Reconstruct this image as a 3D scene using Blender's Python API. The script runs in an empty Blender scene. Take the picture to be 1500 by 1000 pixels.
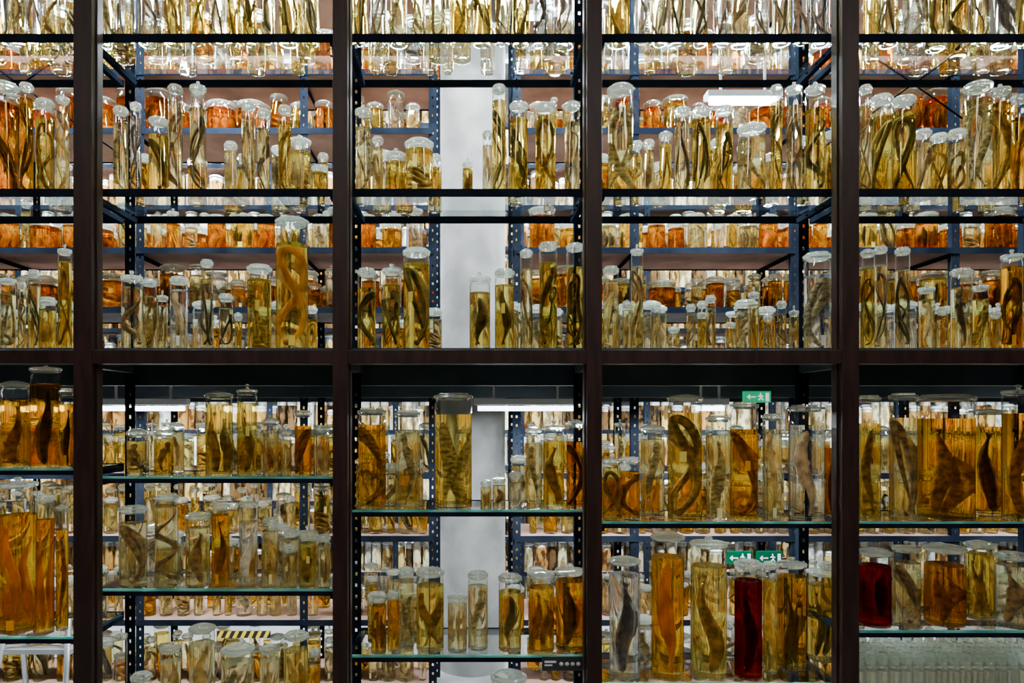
import bpy, math, random
from mathutils import Vector, Matrix
R = random.Random(7)
E = 1.65; F = 1012.0; VX = 690.0; VY = 608.0; CD = 2.7
def X(px, d): return (px-VX)*d/F
def Z(py, d): return E+(VY-py)*d/F
def Y(d): return d-CD
scene = bpy.context.scene

# ---------------------------------------------------------------- materials
def newmat(name):
    m = bpy.data.materials.new(name); m.use_nodes = True
    nt = m.node_tree; nt.nodes.clear()
    out = nt.nodes.new('ShaderNodeOutputMaterial')
    return m, nt, out
def N(nt, t, **kw):
    n = nt.nodes.new(t)
    for k, v in kw.items():
        if k in n.inputs: n.inputs[k].default_value = v
        else: setattr(n, k, v)
    return n
def c4(c): return (c[0], c[1], c[2], 1)
def noise_col(nt, ca, cb, scale=8, stretch=(1,1,1), detail=3, lo=.4, hi=.62, rnd=False):
    tc = N(nt, 'ShaderNodeTexCoord')
    mp = N(nt, 'ShaderNodeMapping'); mp.inputs['Scale'].default_value = stretch
    nt.links.new(tc.outputs['Object'], mp.inputs['Vector'])
    if rnd:
        oi = N(nt, 'ShaderNodeObjectInfo')
        ml = N(nt, 'ShaderNodeMath', operation='MULTIPLY'); ml.inputs[1].default_value = 40
        nt.links.new(oi.outputs['Random'], ml.inputs[0])
        cb_ = N(nt, 'ShaderNodeCombineXYZ')
        nt.links.new(ml.outputs[0], cb_.inputs[0]); nt.links.new(ml.outputs[0], cb_.inputs[2])
        nt.links.new(cb_.outputs[0], mp.inputs['Location'])
    nz = N(nt, 'ShaderNodeTexNoise', Scale=scale, Detail=detail)
    nt.links.new(mp.outputs[0], nz.inputs['Vector'])
    cr = N(nt, 'ShaderNodeValToRGB')
    cr.color_ramp.elements[0].position = lo; cr.color_ramp.elements[0].color = c4(ca)
    cr.color_ramp.elements[1].position = hi; cr.color_ramp.elements[1].color = c4(cb)
    nt.links.new(nz.outputs['Fac'], cr.inputs[0])
    return cr.outputs[0]
def principled(name, ca, cb=None, rough=.5, metal=0, scale=8, stretch=(1,1,1), bump=0, emis=None, es=0, trans=0, spec=.5, hi=.62):
    m, nt, out = newmat(name)
    p = N(nt, 'ShaderNodeBsdfPrincipled', Roughness=rough, Metallic=metal)
    p.inputs['Specular IOR Level'].default_value = spec
    col = noise_col(nt, ca, cb or tuple(min(1, x*1.25) for x in ca), scale, stretch, hi=hi)
    nt.links.new(col, p.inputs['Base Color'])
    if emis:
        p.inputs['Emission Color'].default_value = c4(emis); p.inputs['Emission Strength'].default_value = es
    if bump:
        nz = N(nt, 'ShaderNodeTexNoise', Scale=scale*6); b = N(nt, 'ShaderNodeBump', Strength=bump)
        b.inputs['Distance'].default_value = .003
        nt.links.new(nz.outputs['Fac'], b.inputs['Height']); nt.links.new(b.outputs[0], p.inputs['Normal'])
    if trans:
        tl = N(nt, 'ShaderNodeBsdfTranslucent'); nt.links.new(col, tl.inputs['Color'])
        mx = N(nt, 'ShaderNodeMixShader'); mx.inputs[0].default_value = trans
        nt.links.new(p.outputs[0], mx.inputs[1]); nt.links.new(tl.outputs[0], mx.inputs[2]); nt.links.new(mx.outputs[0], out.inputs[0])
    else: nt.links.new(p.outputs[0], out.inputs[0])
    return m
def liquid(name, ca, cb, tr=.27, edge=(.26,.22,.15)):
    m, nt, out = newmat(name)
    col = noise_col(nt, ca, cb, 5, (1,1,.8), 1, .35, .65, rnd=True)
    lw = N(nt, 'ShaderNodeLayerWeight', Blend=.5)
    pw = N(nt, 'ShaderNodeMath', operation='POWER'); pw.inputs[1].default_value = 4.5
    nt.links.new(lw.outputs['Facing'], pw.inputs[0])
    e = N(nt, 'ShaderNodeMix', data_type='RGBA', blend_type='MULTIPLY'); e.inputs['B'].default_value=c4(edge)
    nt.links.new(pw.outputs[0], e.inputs['Factor']); nt.links.new(col, e.inputs['A'])
    col = e.outputs['Result']
    g = N(nt, 'ShaderNodeBsdfGlass', IOR=1.46, Roughness=0.0)
    t = N(nt, 'ShaderNodeBsdfTransparent')
    nt.links.new(col, g.inputs['Color']); nt.links.new(col, t.inputs['Color'])
    mx = N(nt, 'ShaderNodeMixShader'); mx.inputs[0].default_value = tr
    nt.links.new(g.outputs[0], mx.inputs[1]); nt.links.new(t.outputs[0], mx.inputs[2])
    nt.links.new(mx.outputs[0], out.inputs[0])
    return m
def thin_glass(name, col, gcol=(1,1,1), f0=.06, rough=.03, power=4.0, gmax=.9, edge=None):
    m, nt, out = newmat(name)
    lw = N(nt, 'ShaderNodeLayerWeight', Blend=.5)
    t = N(nt, 'ShaderNodeBsdfTransparent', Color=c4(col))
    g = N(nt, 'ShaderNodeBsdfGlossy', Color=c4(gcol), Roughness=rough)
    pw = N(nt, 'ShaderNodeMath', operation='POWER'); pw.inputs[1].default_value = power
    nt.links.new(lw.outputs['Facing'], pw.inputs[0])
    if edge:
        e = N(nt, 'ShaderNodeMix', data_type='RGBA'); e.inputs['A'].default_value=c4(col); e.inputs['B'].default_value=c4(edge)
        nt.links.new(pw.outputs[0], e.inputs['Factor']); nt.links.new(e.outputs['Result'], t.inputs['Color'])
    ml = N(nt, 'ShaderNodeMath', operation='MULTIPLY_ADD'); ml.inputs[1].default_value = gmax-f0; ml.inputs[2].default_value = f0
    nt.links.new(pw.outputs[0], ml.inputs[0])
    mx = N(nt, 'ShaderNodeMixShader')
    nt.links.new(ml.outputs[0], mx.inputs[0]); nt.links.new(t.outputs[0], mx.inputs[1]); nt.links.new(g.outputs[0], mx.inputs[2])
    nt.links.new(mx.outputs[0], out.inputs[0])
    return m
def lid_glass(name):
    m, nt, out = newmat(name)
    g = N(nt, 'ShaderNodeBsdfGlass', IOR=1.5, Roughness=.03, Color=(.93,.97,.93,1))
    t = N(nt, 'ShaderNodeBsdfTransparent', Color=(.88,.93,.88,1))
    tl = N(nt, 'ShaderNodeBsdfTranslucent', Color=(.93,.95,.90,1)); d = N(nt, 'ShaderNodeBsdfDiffuse', Color=(.93,.95,.90,1))
    a = N(nt, 'ShaderNodeMixShader'); a.inputs[0].default_value=.5
    nt.links.new(d.outputs[0],a.inputs[1]); nt.links.new(tl.outputs[0],a.inputs[2])
    b = N(nt, 'ShaderNodeMixShader'); b.inputs[0].default_value=.2
    nt.links.new(g.outputs[0],b.inputs[1]); nt.links.new(t.outputs[0],b.inputs[2])
    c = N(nt, 'ShaderNodeMixShader'); c.inputs[0].default_value=.10
    nt.links.new(b.outputs[0],c.inputs[1]); nt.links.new(a.outputs[0],c.inputs[2])
    nt.links.new(c.outputs[0], out.inputs[0])
    return m
def cheapjar(name, ca, cb):
    m, nt, out = newmat(name)
    col = noise_col(nt, ca, cb, 26, (1,1,.45), 3, .42, .54)
    d = N(nt, 'ShaderNodeBsdfDiffuse'); tl = N(nt, 'ShaderNodeBsdfTranslucent'); g = N(nt, 'ShaderNodeBsdfGlossy', Roughness=.08)
    nt.links.new(col, d.inputs['Color']); nt.links.new(col, tl.inputs['Color'])
    a = N(nt, 'ShaderNodeMixShader'); a.inputs[0].default_value = .5
    nt.links.new(d.outputs[0], a.inputs[1]); nt.links.new(tl.outputs[0], a.inputs[2])
    lw = N(nt, 'ShaderNodeLayerWeight', Blend=.35)
    b = N(nt, 'ShaderNodeMixShader'); nt.links.new(lw.outputs['Fresnel'], b.inputs[0])
    nt.links.new(a.outputs[0], b.inputs[1]); nt.links.new(g.outputs[0], b.inputs[2])
    nt.links.new(b.outputs[0], out.inputs[0])
    return m

L_P = liquid('liquid_pale', (.975,.92,.62), (.99,.96,.76))
L_G = liquid('liquid_gold', (.97,.82,.30), (.985,.90,.48))
L_A = liquid('liquid_amber', (.95,.61,.09), (.98,.75,.20))
L_D = liquid('liquid_brown', (.80,.42,.08), (.90,.58,.16))
L_R = liquid('liquid_red', (.40,.015,.010), (.52,.03,.015))
L_C = liquid('liquid_clear', (.97,.985,.95), (.985,.99,.97), edge=(.25,.29,.27))
SHELL = thin_glass('jar_glass', (.97,.985,.97), power=3, edge=(.30,.35,.32))
LID = lid_glass('lid_glass')
PAPER = principled('paper_label', (.75,.72,.62), (.85,.83,.75), .8)
TR=.34
S_TAN = principled('specimen_tan', (.30,.19,.08), (.70,.50,.25), .35, scale=38, stretch=(1,1,.6), trans=TR)
S_BRN = principled('specimen_brown', (.085,.045,.016), (.32,.18,.07), .32, scale=40, trans=TR)
S_DRK = principled('specimen_dark', (.010,.007,.004), (.075,.045,.02), .28, scale=40, trans=.2)
S_OLV = principled('specimen_olive', (.11,.08,.032), (.46,.36,.17), .32, scale=50, stretch=(1,1,1.6), trans=TR)
S_PAL = principled('specimen_pale', (.50,.40,.24), (.86,.75,.54), .4, scale=36, trans=TR)
S_AMB = principled('specimen_orange', (.36,.15,.035), (.72,.38,.11), .38, scale=30, stretch=(1,1,.3), trans=TR)
SPEC = {'t':6,'b':7,'d':8,'o':9,'p':10,'a':11}
LIQ = {'p':0,'g':1,'a':2,'d':3,'r':4,'c':5}
JM = [L_P,L_G,L_A,L_D,L_R,L_C,S_TAN,S_BRN,S_DRK,S_OLV,S_PAL,S_AMB,SHELL,LID,PAPER]
I_SH, I_LID, I_PAP = 12, 13, 14

STEEL = principled('blue_black_steel', (.004,.006,.010), (.008,.011,.017), .6, 0, scale=6, spec=.0)
FRAME = principled('dark_bronze_frame', (.012,.0045,.003), (.021,.008,.006), .5, scale=30, stretch=(1,1,.15), bump=.1, spec=.2)
BOARD = principled('shelf_board', (.17,.10,.075), (.25,.155,.12), .7, scale=4, spec=.1)
DECKM = principled('deck_steel', (.016,.025,.031), (.03,.045,.052), .5, 0, scale=3, spec=.3)
CONC = principled('column_concrete', (.22,.22,.215), (.30,.30,.29), .75, scale=5, bump=.15, spec=.1)
WALL = principled('wall_plaster', (.40,.39,.37), (.48,.47,.45), .9, scale=2)
FLOORM = principled('floor_resin', (.20,.20,.20), (.26,.26,.25), .35, scale=3)
ALU = principled('aluminium', (.6,.62,.64), (.7,.72,.74), .3, .8)
SHELFG = thin_glass('shelf_glass', (.87,.95,.94), f0=.12, rough=.01, power=2.5)
EDGEG = principled('shelf_glass_edge', (.10,.42,.38), (.25,.62,.57), .12, trans=.5)

# ---------------------------------------------------------------- mesh builder
class MB:
    def __init__(s): s.v=[]; s.f=[]; s.m=[]; s.s=[]
    def add(s, vs, fs, mi=0, sm=False):
        o=len(s.v); s.v.extend(vs)
        for f in fs: s.f.append(tuple(i+o for i in f)); s.m.append(mi); s.s.append(sm)
    def box(s, x0,x1,y0,y1,z0,z1, mi=0):
        s.add([(x0,y0,z0),(x1,y0,z0),(x1,y1,z0),(x0,y1,z0),(x0,y0,z1),(x1,y0,z1),(x1,y1,z1),(x0,y1,z1)],
              [(0,3,2,1),(4,5,6,7),(0,1,5,4),(1,2,6,5),(2,3,7,6),(3,0,4,7)], mi)
    def lathe(s, prof, seg, mi, cx=0, cy=0, cz=0, mats=None):
        cs=[(math.cos(2*math.pi*i/seg), math.sin(2*math.pi*i/seg)) for i in range(seg)]
        prev=None; pd=None
        for k in range(len(prof)-1):
            a=prof[k]; b=prof[k+1]; d=Vector((b[0]-a[0], b[1]-a[1]))
            if d.length<1e-7: continue
            d.normalize()
            if prev is None or d.dot(pd)<.75:
                prev=len(s.v); s.v.extend([(cx+a[0]*c, cy+a[0]*n, cz+a[1]) for c,n in cs])
            cur=len(s.v); s.v.extend([(cx+b[0]*c, cy+b[0]*n, cz+b[1]) for c,n in cs])
            for i in range(seg):
                j=(i+1)%seg
                s.f.append((prev+i,prev+j,cur+j,cur+i)); s.m.append(mats[k] if mats else mi); s.s.append(True)
            prev=cur; pd=d
    def tube(s, pts, rad, seg, mi, flat=1.0, fdir=None):
        pts=[Vector(p) for p in pts]; n=len(pts); o=len(s.v)
        t0=(pts[1]-pts[0]).normalized()
        u=fdir or (Vector((0,1,0)) if abs(t0.y)<.9 else Vector((1,0,0)))
        u=(u-t0*u.dot(t0)).normalized()
        for i in range(n):
            t=(pts[min(i+1,n-1)]-pts[max(i-1,0)])
            if t.length<1e-8: t=t0
            t.normalize(); u=(u-t*u.dot(t)).normalized(); w=t.cross(u); t0=t
            for k in range(seg):
                a=2*math.pi*k/seg
                s.v.append(tuple(pts[i]+u*(math.cos(a)*rad[i]*flat)+w*(math.sin(a)*rad[i])))
        for i in range(n-1):
            for k in range(seg):
                j=(k+1)%seg
                s.f.append((o+i*seg+k,o+i*seg+j,o+(i+1)*seg+j,o+(i+1)*seg+k)); s.m.append(mi); s.s.append(True)
        s.f.append(tuple(o+k for k in range(seg-1,-1,-1))); s.m.append(mi); s.s.append(True)
        s.f.append(tuple(o+(n-1)*seg+k for k in range(seg))); s.m.append(mi); s.s.append(True)
    def mesh(s, name, mats):
        me=bpy.data.meshes.new(name); me.from_pydata(s.v,[],s.f)
        for m in mats: me.materials.append(m)
        me.polygons.foreach_set('material_index', s.m); me.polygons.foreach_set('use_smooth', s.s)
        me.update(); return me
    def obj(s, name, mats, loc=(0,0,0), parent=None):
        ob=bpy.data.objects.new(name, s.mesh(name, mats)); ob.location=loc
        scene.collection.objects.link(ob)
        if parent: ob.parent=parent
        return ob
def empty(name, loc=(0,0,0)):
    e=bpy.data.objects.new(name,None); e.location=loc; e.empty_display_size=.1; scene.collection.objects.link(e); return e

# ---------------------------------------------------------------- specimens
def body_profile(t, head=.10):
    # snake: rounded head, narrower neck, full mid-body, long tapering tail
    if t<.012: return .35+t/.012*.45
    if t<.035: return .80+(t-.012)/.023*.12
    if t<.06: return .92-(t-.035)/.025*.34
    if t<.25: return .58+(t-.06)/.19*.42
    if t<.6: return 1.0
    return max(.08, 1-(t-.6)/.4*.92)
def snake(mb, r, z0, z1, mi, rng, sr=None, passes=None):
    k=passes or rng.choice([2,2,3,3])
    H=z1-z0
    sr=sr or r*rng.uniform(.15,.21)
    Rm=.86*r-sr
    tw=rng.uniform(.6,1.3)*k*math.pi*rng.choice([-1,1]) * max(1,H/(r*6))
    n=int(70+ 34*k); ph=rng.uniform(0,6.28); pts=[];rad=[]
    w1=rng.uniform(1,3); w2=rng.uniform(1,3)
    for i in range(n):
        t=i/(n-1); u=t*k
        c=.5-.5*math.cos(math.pi*u)
        j=int(u); amp=1-.18*((j*37+int(ph*10))%5)/4
        z=z0+sr+(H-2*sr)*c*amp
        a=ph+tw*t+.5*math.sin(w1*t*6)
        q=Rm*(.84+.16*math.sin(w2*t*7+ph))
        pts.append((q*math.cos(a),q*math.sin(a)*.9,z)); rad.append(sr*body_profile(t))
    mb.tube(pts,rad,8,mi)
def thick(mb, r, z0, z1, mi, rng):
    H=z1-z0; sr=r*rng.uniform(.22,.29); n=60; pts=[]; rad=[]; k=rng.choice([1,2,2]); ph=rng.uniform(0,6)
    Rm=.84*r-sr; w=rng.uniform(1.1,2.2)
    for i in range(n):
        t=i/(n-1); c=.5-.5*math.cos(math.pi*k*t) if k==2 else t
        a=ph+w*2*math.pi*t
        pts.append((Rm*math.cos(a),Rm*math.sin(a)*.8,z0+sr*.7+(H-1.4*sr)*c)); rad.append(sr*body_profile(t))
    mb.tube(pts,rad,12,mi)
def coil(mb, r, z0, z1, mi, rng):
    H=z1-z0; sr=r*rng.uniform(.15,.2); Rm=.84*r-sr; turns=max(2,(H*.55)/(sr*2.3)); n=int(turns*18); pts=[];rad=[]
    for i in range(n):
        t=i/(n-1); a=turns*2*math.pi*t
        q=Rm*(.8+.2*math.sin(a*.37))
        pts.append((q*math.cos(a),q*math.sin(a),z0+sr+(H*.75-2*sr)*t+sr*2.2*math.sin(a*.9))); rad.append(sr*body_profile(t))
    zm=min(p[2] for p in pts)-sr*1.05-z0
    if zm<0: pts=[(p[0],p[1],p[2]-zm) for p in pts]
    mb.tube(pts,rad,8,mi)
def fin(mb, pts, mi):
    vs=[tuple(Vector(p)) for p in pts]; n=len(vs)
    o=[(v[0],v[1]+.0015,v[2]) for v in vs]
    fs=[tuple(range(n)), tuple(range(2*n-1,n-1,-1))]+[(i,n+i,n+(i+1)%n,(i+1)%n) for i in range(n)]
    mb.add(vs+o,fs,mi,False)
def fish(mb, r, z0, z1, mi, rng, xoff=0, wid=1.0, yoff=0):
    H=(z1-z0); up=rng.choice([1,-1,-1]); W=r*rng.uniform(.30,.42)*wid; n=34; pts=[];rad=[]
    bend=r*rng.uniform(.15,.34)*rng.choice([-1,1])*wid; ph=rng.uniform(0,3)
    def zz(t): return (z0+t*H) if up>0 else (z1-t*H)
    sx=rng.choice([-1,1]); pk=rng.uniform(.5,.7)
    def ctr(t): return xoff+bend*math.sin(t*math.pi*1.9+ph)
    def rr(t):
        if t<pk: return W*(.14+.86*math.sin(t/pk*math.pi/2)**1.1)
        u=(t-pk)/(1-pk); return W*math.sqrt(max(.004,1-u**2.4))*(1-.16*math.sin(u*math.pi))
    for i in range(n):
        t=i/(n-1); tt=.07+t*.93
        pts.append((ctr(tt),yoff,zz(tt))); rad.append(rr(t))
    mb.tube(pts,rad,14,mi,flat=.62,fdir=Vector((0,1,0)))
    x=ctr(.08)
    fin(mb,[(x-W*.10,yoff,zz(.11)),(x+W*.12,yoff,zz(.11)),(x+W*.50,yoff,zz(.02)),(x+W*.12,yoff,zz(.03)),(x-W*.36,yoff,zz(.0))],mi)
    q=lambda t,k: ctr(t)+sx*rr(t)*k
    fin(mb,[(q(.30,.6),yoff,zz(.30)),(q(.32,1.0)+sx*W*.22,yoff,zz(.34)),(q(.45,1.0)+sx*W*.30,yoff,zz(.47)),(q(.6,1.0)+sx*W*.20,yoff,zz(.60)),(q(.64,.7),yoff,zz(.66))],mi)
    fin(mb,[(ctr(.72)-sx*W*.4,yoff-.5*W,zz(.72)),(ctr(.7)-sx*W*1.1,yoff-.62*W,zz(.63)),(ctr(.66)-sx*W*.95,yoff-.6*W,zz(.59)),(ctr(.68)-sx*W*.3,yoff-.55*W,zz(.67))],mi)
    ex=ctr(.93)+sx*W*.30; s_=W*.11
    mb.lathe([(.0001,-s_),(s_*.7,-s_*.7),(s_,0),(s_*.7,s_*.7),(.0001,s_)],8,8,ex,yoff-W*.42,zz(.91))
def lizard(mb, r, z0, z1, mi, rng, xoff=0):
    H=z1-z0; W=r*.27; n=30; pts=[];rad=[]; ph=rng.uniform(0,6)
    f=lambda t:(xoff+r*.28*math.sin(5*t+ph), r*.1*math.cos(4*t+ph))
    for i in range(n):
        t=i/(n-1); x,y=f(t)
        if t<.5: rr=W*(.10+.9*(t/.5)**1.3)
        elif t<.8: rr=W
        elif t<.86: rr=W*(1-(t-.8)/.06*.4)
        else: rr=W*(.62+.35*math.sin((t-.86)/.14*math.pi))*(1 if t<.97 else .5)
        pts.append((x,y,z0+H*t)); rad.append(rr)
    mb.tube(pts,rad,10,mi)
    for t in (.52,.78):
        x,y=f(t); z=z0+H*t
        for sg in (-1,1):
            a=Vector((x,y,z)); b=a+Vector((sg*W*1.4,-W*.5,-W*.4)); c=b+Vector((sg*W*.2,-.2*W,-W*1.8*rng.uniform(.6,1.2)))
            mb.tube([a,(a+b)/2,b,(b+c)/2,c],[W*.42,W*.36,W*.3,W*.24,W*.2],6,mi)
            for q in (-1,0,1):
                mb.tube([c,c+Vector((q*W*.35,-.05*W,-W*.5))],[W*.1,W*.05],4,mi)
def bundle(mb, r, z0, z1, mi, rng):
    k=rng.choice([3,4,5])
    for i in range(k):
        a=6.28*i/k+rng.random(); q=r*.45; H=z1-z0; zb=z0+rng.uniform(0,.12)*H; zt=z1-rng.uniform(0,.35)*H
        W=r*rng.uniform(.15,.24); n=18; pts=[];rad=[]; b=rng.uniform(-.2,.2)*r; up=rng.random()<.5
        for j in range(n):
            t=j/(n-1); s=t if up else 1-t
            pts.append((q*math.cos(a)+b*math.sin(3*t),q*math.sin(a),zb+(zt-zb)*t))
            rad.append(W*(.12+.88*math.sin(math.pi*min(1,s**.7))**.8 if 0<s<1 else .12))
        rad=[min(x,W) for x in rad]
        mb.tube(pts,rad,8,mi,flat=.7)

def jar_mesh(r, h, kind, liq, spec, rng, lid=None, lv=None, seg=28, label=None):
    mb=MB()
    lidh=min(.020,.10*h+.005)
    hb=h-lidh
    foot=min(.012,.06*h)
    lv=lv or rng.uniform(.80,.91)*hb
    if liq!='n':
        pr=[(.0002,.004),(r*.45,.0038),(r*.72,.0012),(r*.86,.0),(r*.96,.0015),(r,.006),(r,foot),(r,lv),(.0002,lv)]
        L=LIQ[liq]; C=LIQ['c']
        mb.lathe(pr,seg,L,mats=[C,C,C,C,C,C,L,L])
    else:
        lv=foot
        mb.lathe([(.0002,.003),(r*.6,.002),(r*.9,.0),(r,.004),(r,foot),(.0002,foot*.6)],seg,LIQ['c'])
    nk=r*.93
    mb.lathe([(r,lv+.0008),(r,hb-.022 if hb-.022>lv else lv+.001),(nk,hb-.010),(nk,hb-.006),(r*1.04,hb-.004),(r*1.04,hb)],seg,I_SH)
    lid=lid or rng.choice(['flat','flat','dome','knob'])
    z=hb+.0005
    R1=r*1.07
    pr=[(.0002,z-.010),(r*.78,z-.010),(r*.84,z),(R1*.97,z),(R1,z+lidh*.15),(R1,z+lidh*.42),(R1*.95,z+lidh*.55)]
    if lid=='flat': pr+=[(r*.86,z+lidh*.6),(r*.82,z+lidh*.95),(.0002,z+lidh)]
    elif lid=='dome': pr+=[(r*.8,z+lidh*.8),(r*.4,z+lidh*1.1),(.0002,z+lidh*1.2)]
    else: pr+=[(r*.5,z+lidh*.7),(r*.16,z+lidh*.8),(r*.13,z+lidh*1.05),(r*.24,z+lidh*1.35),(r*.18,z+lidh*1.65),(.0002,z+lidh*1.75)]
    mb.lathe(pr,seg,I_LID)
    z0=foot+.004; z1=lv-.012 if lv-.012>z0+.02 else lv
    mi=SPEC.get(spec,6)
    if kind=='s': snake(mb,r,z0,z1,mi,rng); 
    elif kind=='S': snake(mb,r,z0,z1,mi,rng,sr=r*.20,passes=2); snake(mb,r*.92,z0,z1*.8,mi,rng,sr=r*.13,passes=2)
    elif kind=='k': thick(mb,r,z0,z1,mi,rng)
    elif kind=='c': coil(mb,r,z0,z1,mi,rng)
    elif kind=='f': fish(mb,r,z0,z1*.97,mi,rng)
    elif kind=='F': fish(mb,r,z0,z1*.95,mi,rng,xoff=-r*.27,wid=.78,yoff=-r*.12); fish(mb,r,z0,z1*.85,mi,rng,xoff=r*.28,wid=.72,yoff=r*.25)
    elif kind=='l': lizard(mb,r,z0,z1,mi,rng)
    elif kind=='b': bundle(mb,r,z0,z1,mi,rng)
    if label is None: label=rng.random()<.3
    if label and liq!='n':
        a0=-math.pi/2+rng.uniform(-.5,.5); lz=z0+rng.choice([0.0,.55])*(z1-z0); lh=min(.04,.2*(z1-z0)); vs=[];fs=[]
        for i in range(5):
            a=a0+(i-2)*.11
            for zz in (lz,lz+lh): vs.append((r*.86*math.cos(a),r*.86*math.sin(a),zz))
        for i in range(4): fs.append((2*i,2*i+2,2*i+3,2*i+1))
        mb.add(vs,fs,I_PAP)
    return mb
NAMES={'s':'snake_specimen_jar','S':'snake_specimen_jar','k':'eel_specimen_jar','c':'coiled_snake_specimen_jar','f':'fish_specimen_jar','F':'fish_specimen_jar','l':'lizard_specimen_jar','b':'small_fish_specimen_jar','e':'empty_glass_jar'}

# ---------------------------------------------------------------- front rack
MUL=[(107,134),(487,509),(860,882),(1234,1259)]
postx=[-262,120,498,871,1246,1622]
D0=2.72; D1=3.08
XP=[X(p,CD) for p in postx]
ZA,ZB,ZC=Z(50,CD),Z(277,CD),Z(509,CD)
ZTOP=Z(-190,CD)
lower={0:[688,935,1180],1:[700,865,1060],2:[749,962,1190],3:[766,1003,1200],4:[766,926,1062]}
rack=MB()
def slotpost(mb,x,y,z0,z1,w=.038,pitch=.05):
    mb.box(x-w/2,x-w*.11,y,y+.004,z0,z1); mb.box(x+w*.11,x+w/2,y,y+.004,z0,z1)
    z=z0
    while z<z1:
        mb.box(x-w*.11,x+w*.11,y,y+.004,z,min(z1,z+pitch*.70)); z+=pitch
    mb.box(x-w/2,x-w/2+.004,y+.004,y+.034,z0,z1)
for i,x in enumerate(XP):
    slotpost(rack,x,Y(D1),0,ZTOP+.3,.045)
    rack.box(x-.02,x+.02,Y(D0),Y(D0)+.035,0,ZTOP+.3)
glass=MB()
for b in range(5):
    xa,xb=XP[b]+.024,XP[b+1]-.024
    lv=[ZTOP,ZA,ZB]+[Z(p,CD) for p in lower[b]]
    for k,z in enumerate(lv):
        up=k<3
        if up: rack.box(xa,xb,Y(CD),Y(CD)+.014,z-.026,z+.002)
        else: rack.box(xa,xb,Y(CD),Y(CD)+.014,z-.020,z-.003)
        rack.box(xa,xb,Y(D1)-.014,Y(D1)-.002,z-.03,z+.0)
        rack.box(xa-.004,xa+.018,Y(CD)+.014,Y(D1)-.014,z-.034,z-.012)
        rack.box(xb-.018,xb+.004,Y(CD)+.014,Y(D1)-.014,z-.034,z-.012)
        glass.add([(xa,Y(CD)+.016,z-.002),(xb,Y(CD)+.016,z-.002),(xb,Y(D1)-.016,z-.002),(xa,Y(D1)-.016,z-.002)],[(0,1,2,3)],0)
        if not up: glass.box(xa,xb,Y(CD)+.002,Y(CD)+.015,z-.0025,z+.005,1)
        for xx in (xa+.02,xb-.02):
            for q in (.1,.16,.24): rack.lathe([(.0001,-.036),(.006,-.036),(.006,-.031),(.0001,-.031)],8,0,xx-.011 if xx>0 else xx-.009,Y(CD)+q,z)
def rod(mb,a,b,r=.004): mb.tube([a,((Vector(a)+Vector(b))/2),b],[r]*3,6,0)
for b in (0,4):
    rod(rack,(XP[b]+.0,Y(D1)+.02,ZA+.35),(XP[b+1]-.0,Y(D1)+.02,ZB+.25)); rod(rack,(XP[b]+.0,Y(D1)+.03,ZB+.25),(XP[b+1]-.0,Y(D1)+.03,ZA+.35))
rack.obj('front_steel_shelving_rack',[STEEL])
glass.obj('front_glass_shelves',[SHELFG,EDGEG])

# window frame
fr=MB(); df=2.60
for a,c in MUL+[(-290,-262),(1612,1640)]:
    fr.box(X(a,df),X(c,df),Y(df),Y(df)+.075,.0,4.2)
fr.box(X(-290,df),X(1640,df),Y(df)+.004,Y(df)+.079,Z(532,df),Z(512,df))
fr.box(X(-290,df),X(1640,df),Y(df)+.004,Y(df)+.079,0,.12)
for a,c in MUL:
    for x in (X(a,df)-.006,X(c,df)): fr.box(x,x+.006,Y(df)+.03,Y(df)+.07,.12,4.2)
fo=fr.obj('window_frame',[FRAME])
bv=fo.modifiers.new('bevel','BEVEL'); bv.width=.002; bv.segments=2

# deck (upper floor / lower ceiling)
dk=MB()
dk.box(-7,7,Y(CD)+.02,Y(3.12),ZC-.008,ZC-.001)
dk.box(-7,7,Y(CD),Y(CD)+.02,ZC-.05,ZC-.001)
dk.box(-7,7,Y(3.12),6.4,ZC-.03,ZC-.008)
for d,q in ((3.12,.13),(3.85,.165),(4.9,.17),(6.2,.17),(7.4,.17)): dk.box(-7,7,Y(d),Y(d)+.05,ZC-q,ZC-.03)
for x in XP: dk.box(x-.02,x+.02,Y(CD)+.02,6.4,ZC-.075,ZC-.03)
dk.obj('floor_mezzanine',[DECKM])

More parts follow.
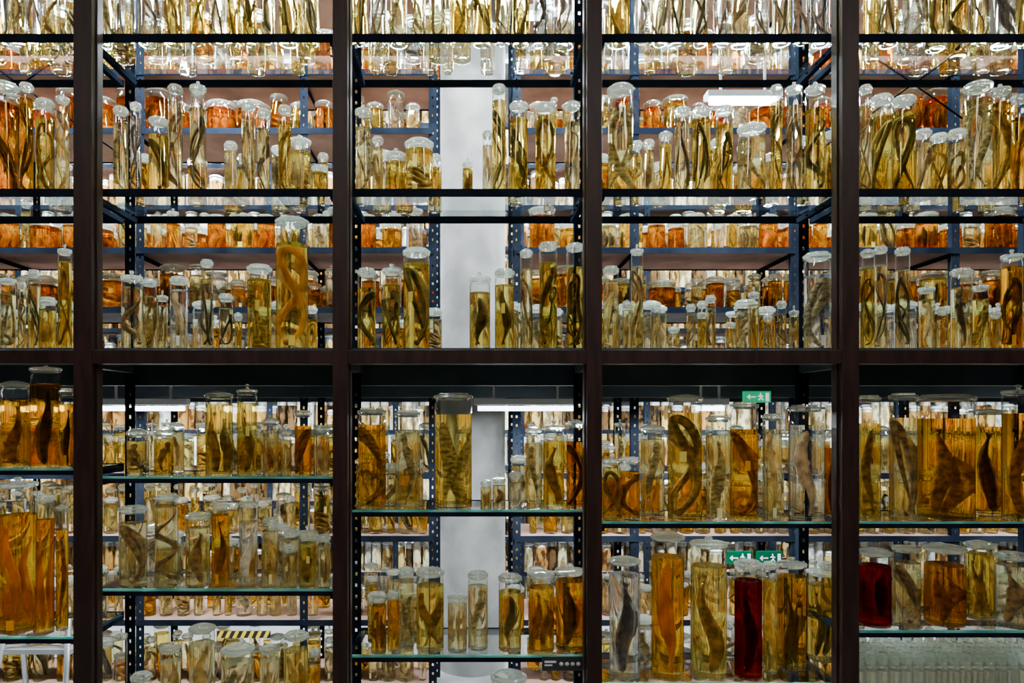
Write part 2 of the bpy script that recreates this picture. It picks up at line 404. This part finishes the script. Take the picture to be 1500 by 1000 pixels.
# ---------------------------------------------------------------- measured front jars: (cx,w,top,kind,liq,spec)
rows={
('B',0):[(8,34,122,'S','d','d'),(39,34,122,'S','a','d'),(66,24,146,'s','g','b'),(92,28,140,'s','p','t')],
('B',1):[(177,20,157,'s','p','o'),(199,15,150,'s','c','d'),(232,26,172,'k','g','d'),(257,20,125,'s','p','b'),(290,22,124,'s','p','d'),(338,18,208,'b','p','t'),(364,20,150,'s','p','o'),(386,20,160,'s','p','d'),(417,18,155,'s','g','b'),(437,16,205,'b','p','t'),(468,22,242,'b','g','t')],
('B',2):[(532,22,158,'s','p','o'),(553,16,200,'s','p','t'),(580,27,222,'b','g','o'),(614,40,206,'c','g','b'),(685,15,236,'b','g','b'),(714,14,192,'l','p','t'),(731,20,125,'S','g','d'),(760,26,150,'S','g','d'),(799,30,152,'k','g','b'),(838,22,150,'s','p','b')],
('B',3):[(909,36,126,'k','p','o'),(950,16,205,'b','p','b'),(975,18,193,'s','g','b'),(999,22,157,'s','p','d'),(1027,26,158,'S','g','d'),(1061,24,156,'S','g','d'),(1101,38,183,'s','p','o'),(1137,16,125,'s','g','d'),(1163,22,125,'S','p','b'),(1194,26,125,'k','g','d'),(1219,20,190,'b','g','b')],
('B',4):[(1268,16,125,'s','p','b'),(1291,28,140,'k','g','d'),(1323,32,142,'k','g','d'),(1352,22,190,'s','p','b'),(1376,22,196,'s','g','b'),(1402,24,190,'s','p','b'),(1432,36,122,'k','p','o'),(1465,26,128,'k','g','b'),(1493,24,140,'s','a','b')],
('C',0):[(12,20,405,'s','p','o'),(32,18,412,'s','p','b'),(50,16,395,'s','p','d'),(70,22,435,'b','g','t'),(95,18,362,'s','g','b')],
('C',1):[(193,28,401,'k','p','b'),(219,20,408,'s','p','b'),(238,15,430,'b','p','o'),(262,26,405,'l','c','t'),(303,17,380,'s','p','d'),(331,20,430,'s','p','d'),(349,16,458,'b','g','t'),(380,34,388,'s','g','o'),(428,46,320,'k','g','a')],
('C',2):[(537,26,393,'k','g','d'),(573,26,391,'S','g','d'),(610,38,364,'k','g','d'),(703,30,403,'f','g','d'),(739,28,394,'f','g','d'),(771,18,365,'s','p','b'),(803,26,355,'S','g','d'),(843,26,356,'S','g','d')],
('C',3):[(895,22,390,'s','p','p'),(918,12,440,'l','p','t'),(933,18,362,'s','p','b'),(960,13,445,'l','p','t'),(987,16,478,'b','p','t'),(1012,13,445,'s','p','b'),(1028,13,455,'b','g','t'),(1041,14,432,'s','p','b'),(1070,14,470,'b','p','t'),(1104,15,425,'l','p','b'),(1125,13,460,'s','p','o'),(1145,13,440,'s','p','b'),(1163,13,452,'b','p','t'),(1197,36,370,'k','c','o'),(1221,13,440,'s','g','b')],
('C',4):[(1271,18,365,'s','g','d'),(1290,17,360,'s','p','d'),(1322,19,362,'S','p','d'),(1357,21,418,'l','p','p'),(1380,14,450,'s','p','t'),(1408,27,393,'l','p','d'),(1436,20,415,'s','g','o'),(1458,14,455,'b','p','t'),(1482,26,370,'S','a','d')],
('D',0):[(22,36,558,'f','a','b'),(67,40,535,'f','a','d'),(98,20,568,'f','a','d')],
('E',0):[(26,50,703,'F','a','a'),(66,24,724,'F','a','a'),(91,26,737,'f','a','b')],
('D',1):[(200,26,628,'l','p','b'),(240,26,628,'l','g','b'),(321,38,573,'F','g','b'),(362,28,567,'f','g','b'),(397,22,612,'s','p','t'),(419,16,628,'l','p','t'),(444,24,600,'k','a','b'),(471,22,622,'f','p','t')],
('E',1):[(195,38,740,'k','p','b'),(244,32,722,'k','p','b'),(290,34,750,'f','p','b'),(323,25,735,'f','a','b'),(364,26,732,'f','c','p'),(396,22,757,'l','p','t'),(424,20,797,'b','p','t'),(450,27,774,'f','g','b'),(475,18,782,'b','p','t')],
('F',1):[(155,22,935,'e','n','t'),(178,22,925,'e','n','t'),(207,28,985,'e','n','t'),(250,28,944,'b','p','t'),(296,36,914,'f','p','t'),(348,46,945,'F','p','o'),(395,28,945,'b','p','t'),(434,34,925,'F','g','t'),(461,16,950,'b','a','t')],
('D',2):[(545,40,597,'k','a','o'),(597,36,600,'l','p','o'),(664,54,575,'F','g','o'),(712,16,703,'b','p','t'),(731,19,697,'f','p','b'),(755,19,690,'b','c','p'),(782,24,625,'l','p','o'),(811,31,620,'f','g','b'),(843,26,615,'k','d','d')],
('E',2):[(555,22,870,'F','a','b'),(576,19,865,'f','a','t'),(595,26,830,'F','p','o'),(630,40,832,'F','g','b'),(670,28,868,'b','p','t'),(700,29,836,'l','p','o'),(747,33,840,'f','g','d'),(793,37,835,'F','a','b'),(835,42,830,'f','a','d')],
('F',2):[(745,50,985,'e','n','t'),(640,30,1010,'e','n','t')],
('D',3):[(896,25,668,'k','g','b'),(923,28,668,'k','a','b'),(956,34,622,'l','p','o'),(1003,48,578,'k','g','b'),(1052,34,607,'f','p','o'),(1090,38,588,'k','a','b'),(1131,26,605,'l','p','t'),(1181,48,592,'f','c','t'),(1219,20,630,'f','d','d')],
('E',3):[(915,44,815,'f','c','d'),(978,46,780,'f','a','a'),(1038,50,790,'f','g','b'),(1096,38,820,'f','r','d'),(1128,20,822,'f','g','t'),(1160,40,820,'F','a','d'),(1205,44,832,'F','g','d')],
('D',4):[(1273,30,578,'f','g','b'),(1323,36,575,'k','p','b'),(1385,72,577,'F','a','b'),(1447,46,597,'f','a','d'),(1492,40,568,'f','a','b')],
('E',4):[(1282,42,803,'b','r','d'),(1328,36,797,'k','p','b'),(1384,52,797,'F','d','b'),(1434,38,792,'F','g','b'),(1482,40,808,'f','p','b')],
}
placed={}
def shelf_z(s,b):
    if s=='A': return ZA
    if s=='B': return ZB
    if s=='C': return ZC
    return Z(lower[b]['DEF'.index(s)],CD)
def can(key,x,y,r):
    for (a,c,q) in placed.get(key,[]):
        if (a-x)**2+(c-y)**2 < (r*1.09+q*1.09)**2: return False
    return True
def put(key,x,y,r): placed.setdefault(key,[]).append((x,y,r))
def jit(k): return ((k*29)%7)/7
def dd(r,k): return CD+.025+r*1.1+.02*jit(k)
def put_jar(key,zs,cx,w,top,kind,liq,spec,k):
    r0=w/2*2.8/F
    d=dd(r0,k); r=w/2*d/F
    x=X(cx,d); y=Y(d); h=Z(top,d)-zs
    tries=0
    while not can(key,x,y,r) and tries<30:
        y+=.012; tries+=1
    d2=y+CD; x=X(cx,d2); h=Z(top,d2)-zs
    while not can(key,x,y,r) and r>.01: r*=.95
    if y+r>Y(D1)-.016: y=Y(D1)-.02-r
    put(key,x,y,r)
    mb=jar_mesh(r,h/1.0,kind,liq,spec,R)
    o=mb.obj(NAMES[kind],JM,(x,y,zs-.0016)); return o
k=0
for (s,b),lst in rows.items():
    zs=shelf_z(s,b)
    for (cx,w,top,kind,liq,spec) in lst:
        k+=1; put_jar((s,b),zs,cx,w,top,kind,liq,spec,k)
for b in range(5):
    x0=[-40,140,512,886,1262][b]; x1=[104,484,857,1230,1530][b]
    c=x0+12
    while c<x1-8:
        w=R.choice([20,22,26,28,32]); 
        put_jar(('A',b),ZA,c+w/2-8,w,R.randint(-105,-50),R.choice('ssSSk'),R.choice('pppcggc'),R.choice('obdbdd'),k); k+=1
        c+=w*R.uniform(1.12,1.35)

# ---------------------------------------------------------------- library of jars for filling rows behind
lib=[]
for i in range(26):
    r=R.uniform(.02,.045); h=R.uniform(.13,.30)
    kind=R.choice('ssSkcbblFf'); me=jar_mesh(r,h,kind,R.choice('pppggac'),R.choice('totbdo'),R,seg=20).mesh('filler_jar',JM)
    lib.append((r,h,me))
smalls=[l for l in lib if l[1]<.22]
def filler(parent,me,x,y,z):
    o=bpy.data.objects.new('jar',me); o.location=(x,y,z); o.rotation_euler=(0,0,R.uniform(-.6,.6)); scene.collection.objects.link(o); o.parent=parent
for b in range(5):
    for s in 'ABCDE':
        zs=shelf_z(s,b); par=empty('specimen_jar_back_row')
        xa,xb=XP[b]+.06,XP[b+1]-.06
        for y in (Y(2.90),Y(3.0)):
            x=xa
            while x<xb:
                r,h,me=R.choice(lib if s in 'AB' else smalls)
                if s in 'BC': prob=.32
                elif s=='A': prob=.3
                else: prob=.35
                px=VX+x*F/(y+CD)
                if b==2 and s!='A' and 640<px<745: prob=.0
                if R.random()<prob and x+r<xb and y+r<Y(D1)-.02 and can((s,b),x,y,r):
                    put((s,b),x,y,r); filler(par,me,x,y,zs-.0016)
                x+=r*1.2
clearm=jar_mesh(.020,.155,'e','c','t',R,lid='flat',lv=.115,seg=18,label=False).mesh('clear_jar',JM)
cp=empty('empty_glass_jars')
zs=Z(lower[4][2],CD)
for i in range(24):
    for j in range(4):
        x=XP[4]+.06+i*.047+(.02 if j%2 else 0); y=Y(CD)+.045+j*.06
        if x<XP[5]-.05: 
            o=bpy.data.objects.new('jar',clearm); o.location=(x,y,zs-.0016); o.scale=(1,1,1.75); scene.collection.objects.link(o); o.parent=cp

# ---------------------------------------------------------------- rack B
dB0,dB1=3.9,4.35
def rackB(name,pxs,zs_up,zs_lo):
    mb=MB(); xs=[X(p,dB0) for p in pxs]
    for x in xs:
        for d in (dB0,dB1): slotpost(mb,x,Y(d),0,4.0,.045)
        for z in zs_up+zs_lo: mb.box(x-.02,x-.014,Y(dB0),Y(dB1),z-.05,z-.01)
    for z in zs_up+zs_lo:
        mb.box(xs[0],xs[-1],Y(dB0)-.004,Y(dB0)+.0,z-.032,z+.002)
        mb.box(xs[0],xs[-1],Y(dB1)+.005,Y(dB1)+.009,z-.032,z+.002)
        mb.box(xs[0],xs[-1],Y(dB0)+.005,Y(dB1)-.001,z-.025,z,1)
    mb.obj(name,[STEEL,BOARD]); return xs
up=[Z(188,3.9),Z(363,3.9),Z(450,3.9),E+1.95,E+2.4]
lo=[Z(693,3.9),Z(785,3.9),Z(908,3.9),.12]
xl=rackB('rear_steel_shelving_rack',[-250,-20,205,445,634],up,lo)
xr=rackB('rear_steel_shelving_rack',[757,930,1165,1400,1640],up,lo)
big=[]
for i in range(16):
    r=R.uniform(.045,.08); h=R.uniform(.16,.26)
    big.append((r,h,jar_mesh(r,h,R.choice('cFbbSFb'),R.choice('ggadpcdp'),R.choice('btdodb'),R,seg=22).mesh('wide_jar',JM)))
for xs in (xl,xr):
    for z in up+lo:
        nxt=min([q for q in up+lo+[ZC-.1] if q>z+.05] or [9])
        par=empty('rear_rack_specimen_jars')
        for y in (Y(dB0)+.10,Y(dB0)+.27):
            x=xs[0]+.08
            while x<xs[-1]-.08:
                r,h,me=R.choice(big if (z>ZC and R.random()<.6) else lib)
                if h<nxt-z-.06 and R.random()<.9 and x+r<xs[-1]-.03 and can((z,),x+r,y,r):
                    put((z,),x+r,y,r); filler(par,me,x+r,y,z)
                    x+=2*r+.012*R.uniform(1,3)
                else: x+=.03

# ---------------------------------------------------------------- far racks, simple jars merged
CH=[cheapjar('far_pale',(.28,.20,.08),(.85,.74,.46)),cheapjar('far_gold',(.12,.07,.018),(.70,.48,.16)),cheapjar('far_amber',(.09,.035,.010),(.50,.26,.06)),
    cheapjar('far_dark',(.015,.010,.005),(.16,.085,.03)),cheapjar('far_clear',(.35,.35,.31),(.85,.86,.8)),principled('far_lid',(.5,.52,.5),(.85,.87,.85),.2)]
def farjar(mb,x,y,z,r,h,m):
    hb=h-.018
    mb.lathe([(.0002,0),(r,.003),(r,hb*.86)],12,m,x,y,z)
    mb.lathe([(r,hb*.86),(r,hb-.012),(r*.9,hb-.004),(r*1.04,hb)],12,4,x,y,z)
    mb.lathe([(r*.5,hb),(r*1.05,hb+.001),(r*1.05,hb+.008),(r*.8,hb+.011),(r*.75,h),(.0002,h)],12,5,x,y,z)
def farrack(d,dep,x0,x1,nlow,nup):
    st=MB(); jr=MB(); lv=[]
    top=ZC-.10; z0=.12; step=(top-z0)/nlow
    for i in range(nlow): lv.append((z0+step*i,step))
    z0=ZC+.10; su=(4.3-z0)/nup
    for i in range(nup): lv.append((z0+su*i,su))
    for z,stp in lv:
        st.box(x0,x1,Y(d),Y(d)+dep,z-.02,z,1); st.box(x0,x1,Y(d)-.004,Y(d)-.001,z-.03,z+.002,0)
        for y in (Y(d)+.062,Y(d)+.185):
            x=x0+.06
            while x<x1-.06:
                r=R.uniform(.022,.055); h=min(stp-.035,R.uniform(.16,.34))
                if R.random()<.94: farjar(jr,x+r,y,z,r,h,R.choice([0,0,1,1,1,2,2,3,3,4]))
                x+=2*r+R.uniform(.003,.015)
    x=x0
    while x<=x1+.01:
        slotpost(st,x,Y(d)-.01,0,4.3,.045); x+=1.0
    st.obj('far_steel_shelving_rack',[STEEL,BOARD]); jr.obj('far_specimen_jars',CH)
farrack(5.5,.4,-4.6,5.6,6,7)
farrack(7.4,.4,-6,6.2,6,7)

# ---------------------------------------------------------------- column, room
col=MB(); rc=.226
col.lathe([(.0002,0),(rc,0),(rc,4.4),(.0002,4.4)],64,0)
co=col.obj('concrete_column',[CONC],(X(690,4.36),Y(4.58),0))
rm=MB(); rm.box(-7,7,-5,8,-.1,0); rm.obj('floor',[FLOORM])
rm=MB(); rm.box(-7,7,-.1,8,4.45,4.55); rm.obj('ceiling',[WALL])
rm=MB(); rm.box(-7,7,6.4,6.5,0,4.45); rm.obj('wall_back',[WALL])
rm=MB(); rm.box(-7.1,-7,-.1,8,0,4.45); rm.obj('wall_left',[WALL])
rm=MB(); rm.box(7,7.1,-.1,8,0,4.45); rm.obj('wall_right',[WALL])

# ---------------------------------------------------------------- lamps
LAMPH=principled('lamp_housing',(.55,.57,.6),(.6,.62,.65),.4)
COOL=(.84,.93,1.0)
def lamp(x,d,z,L,w,power,col=COOL,name='fluorescent_ceiling_lamp',tube=14,hang=.12):
    e=empty(name,(x,Y(d),z))
    mb=MB(); mb.box(-L/2-.02,L/2+.02,-w/2-.01,w/2+.01,.004,.035); mb.box(-.005-L/3,.005-L/3,-.005,.005,.035,hang); mb.box(-.005+L/3,.005+L/3,-.005,.005,.035,hang)
    mb.obj('housing',[LAMPH],(0,0,0),e)
    m,nt,out=newmat('tube_light'); em=N(nt,'ShaderNodeEmission',Color=c4(col),Strength=tube); nt.links.new(em.outputs[0],out.inputs[0])
    t=MB(); t.tube([(-L/2,0,-.014),(0,0,-.014),(L/2,0,-.014)],[.013]*3,10,0); t.obj('tube',[m],(0,0,0),e)
    ld=bpy.data.lights.new('lamp','AREA'); ld.shape='RECTANGLE'; ld.size=L; ld.size_y=w; ld.energy=power; ld.color=col
    lo_=bpy.data.objects.new('light',ld); lo_.location=(0,0,-.03); scene.collection.objects.link(lo_); lo_.parent=e
for px in (-60,310,690,1060,1450):
    lamp(X(px,3.5),3.5,4.2,1.2,.12,210)
    lamp(X(px,4.95),4.95,4.2,1.4,.12,460)
    lamp(X(px,6.7),6.7,4.2,1.6,.12,380)
for px,py in ((1088,146),(815,22),(300,40),(-60,60)):
    lamp(X(px,3.55),3.55,Z(py,3.55),.34,.05,70,tube=80,hang=4.4-Z(py,3.55))
for px0,px1 in ((-260,-60),(150,270),(700,840),(1020,1060),(1520,1640)):
    lamp((X(px0,3.5)+X(px1,3.5))/2,3.5,Z(594,3.5),X(px1,3.5)-X(px0,3.5),.03,75,tube=10)
for px in (0,340,690,1040,1400):
    lamp(X(px,5.02),5.02,ZC-.06,1.2,.06,140,tube=5)
    lamp(X(px,6.7),6.7,ZC-.06,1.4,.06,170,tube=5)
for x in (-1.8,0.2,2.2):
    lamp(x,.4,4.0,1.3,.5,60,col=(1,.96,.90),name='added_fill_lamp')  # added fill lights, unseen above the camera, to brighten specimens and jar highlights
w=bpy.data.worlds.new('World'); scene.world=w; w.use_nodes=True
w.node_tree.nodes['Background'].inputs[0].default_value=(.6,.7,.9,1); w.node_tree.nodes['Background'].inputs[1].default_value=.05

# ---------------------------------------------------------------- signs
GREEN=principled('sign_green',(.0,.35,.16),(.0,.38,.18),.4,emis=(.0,.55,.22),es=.6)
GREEN2=principled('sign_green_printed',(.0,.05,.022),(.0,.06,.026),.6,spec=.0)
WHT=principled('sign_white',(.9,.9,.9),(.95,.95,.95),.4,emis=(1,1,1),es=.8)
WHT2=principled('sign_white_printed',(.5,.5,.5),(.55,.55,.55),.6)
def sign(px,py,d,w,h,name,mats):
    x,z=X(px,d),Z(py,d); mb=MB()
    mb.box(-w/2,w/2,0,.03,-h/2,h/2,0)
    q=h
    mb.add([(-w*.42,-.002,0),(-w*.30,-.002,q*.24),(-w*.30,-.002,-q*.24)],[(0,2,1)],1)
    mb.box(-w*.31,-w*.08,-.003,-.001,-q*.05,q*.05,1)
    mb.box(w*.30,w*.42,-.003,-.001,-q*.38,q*.34,1)
    mb.box(w*.08,w*.125,-.003,-.001,q*.2,q*.34,1)
    for a,b_ in (((.10,.18),(.12,-.08)),((.12,-.08),(.20,-.3)),((.12,-.08),(.02,-.28)),((.10,.14),(.20,.02)),((.10,.14),(.01,.04))):
        mb.tube([(w*a[0],-.003,q*a[1]),(w*b_[0],-.003,q*b_[1])],[.0035,.003],6,1)
    mb.obj(name,mats,(x,Y(d),z))
sign(1110,581,3.8,.145,.062,'exit_sign',[GREEN,WHT])
sign(1084,817,3.88,.14,.07,'first_aid_sign',[GREEN2,WHT2])
sign(1128,817,3.88,.14,.07,'escape_route_sign',[GREEN2,WHT2])
YEL=principled('sign_yellow',(.75,.5,.0),(.8,.55,.0),.4); BLK=principled('sign_black',(.01,.01,.01),(.015,.015,.015),.4)
hz=MB(); hz.box(-.15,.15,0,.006,-.02,.02,1)
for i in range(7):
    x=-.15+i*.043; hz.add([(x,-.001,-.02),(x+.02,-.001,-.02),(x+.04,-.001,.02),(x+.02,-.001,.02)],[(0,1,2,3)],0)
hz.obj('hazard_stripe_sign',[YEL,BLK],(X(357,3.88),Y(3.88),Z(929,3.88)))
lb=MB(); lb.box(-.085,.085,0,.004,-.027,.027,0); lb.box(-.075,-.03,-.001,0,.004,.012,1); lb.box(-.075,-.045,-.001,0,-.008,-.002,1)
for i in range(4):
    lb.lathe([(.0001,0),(.008,0),(.008,.001),(.0001,.001)],12,1,-.01+i*.022,0,0)
    for q in range(len(lb.v)-12*4,len(lb.v)):
        a=lb.v[q]; lb.v[q]=(a[0],-.001-(a[2]),a[1])
lb.obj('shelf_info_label',[BLK,WHT2],(X(826,2.69),Y(2.69),Z(972,2.69)))

# ---------------------------------------------------------------- step ladder
ld=MB()
lx=X(40,3.5); ly=Y(3.45)
for s_ in (-.16,.16):
    rod(ld,(lx+s_*1.3,ly,0),(lx+s_*.9,ly+.18,.75),.014); rod(ld,(lx+s_*1.3,ly+.38,0),(lx+s_*.9,ly+.2,.75),.014)
for i in range(3):
    z=.2+.22*i; ld.box(lx-.19,lx+.19,ly+.02+z*.2,ly+.10+z*.2,z,z+.025)
ld.box(lx-.17,lx+.17,ly+.1,ly+.30,.75,.77)
ld.obj('step_ladder',[ALU])

# ---------------------------------------------------------------- camera
cam=bpy.data.cameras.new('camera'); cam.sensor_width=36; cam.lens=F/1500*36; cam.shift_x=60/1500; cam.shift_y=108/1500; cam.clip_start=.05
c=bpy.data.objects.new('camera',cam); c.location=(0,-CD,E); c.rotation_euler=(math.pi/2,0,0); scene.collection.objects.link(c); scene.camera=c
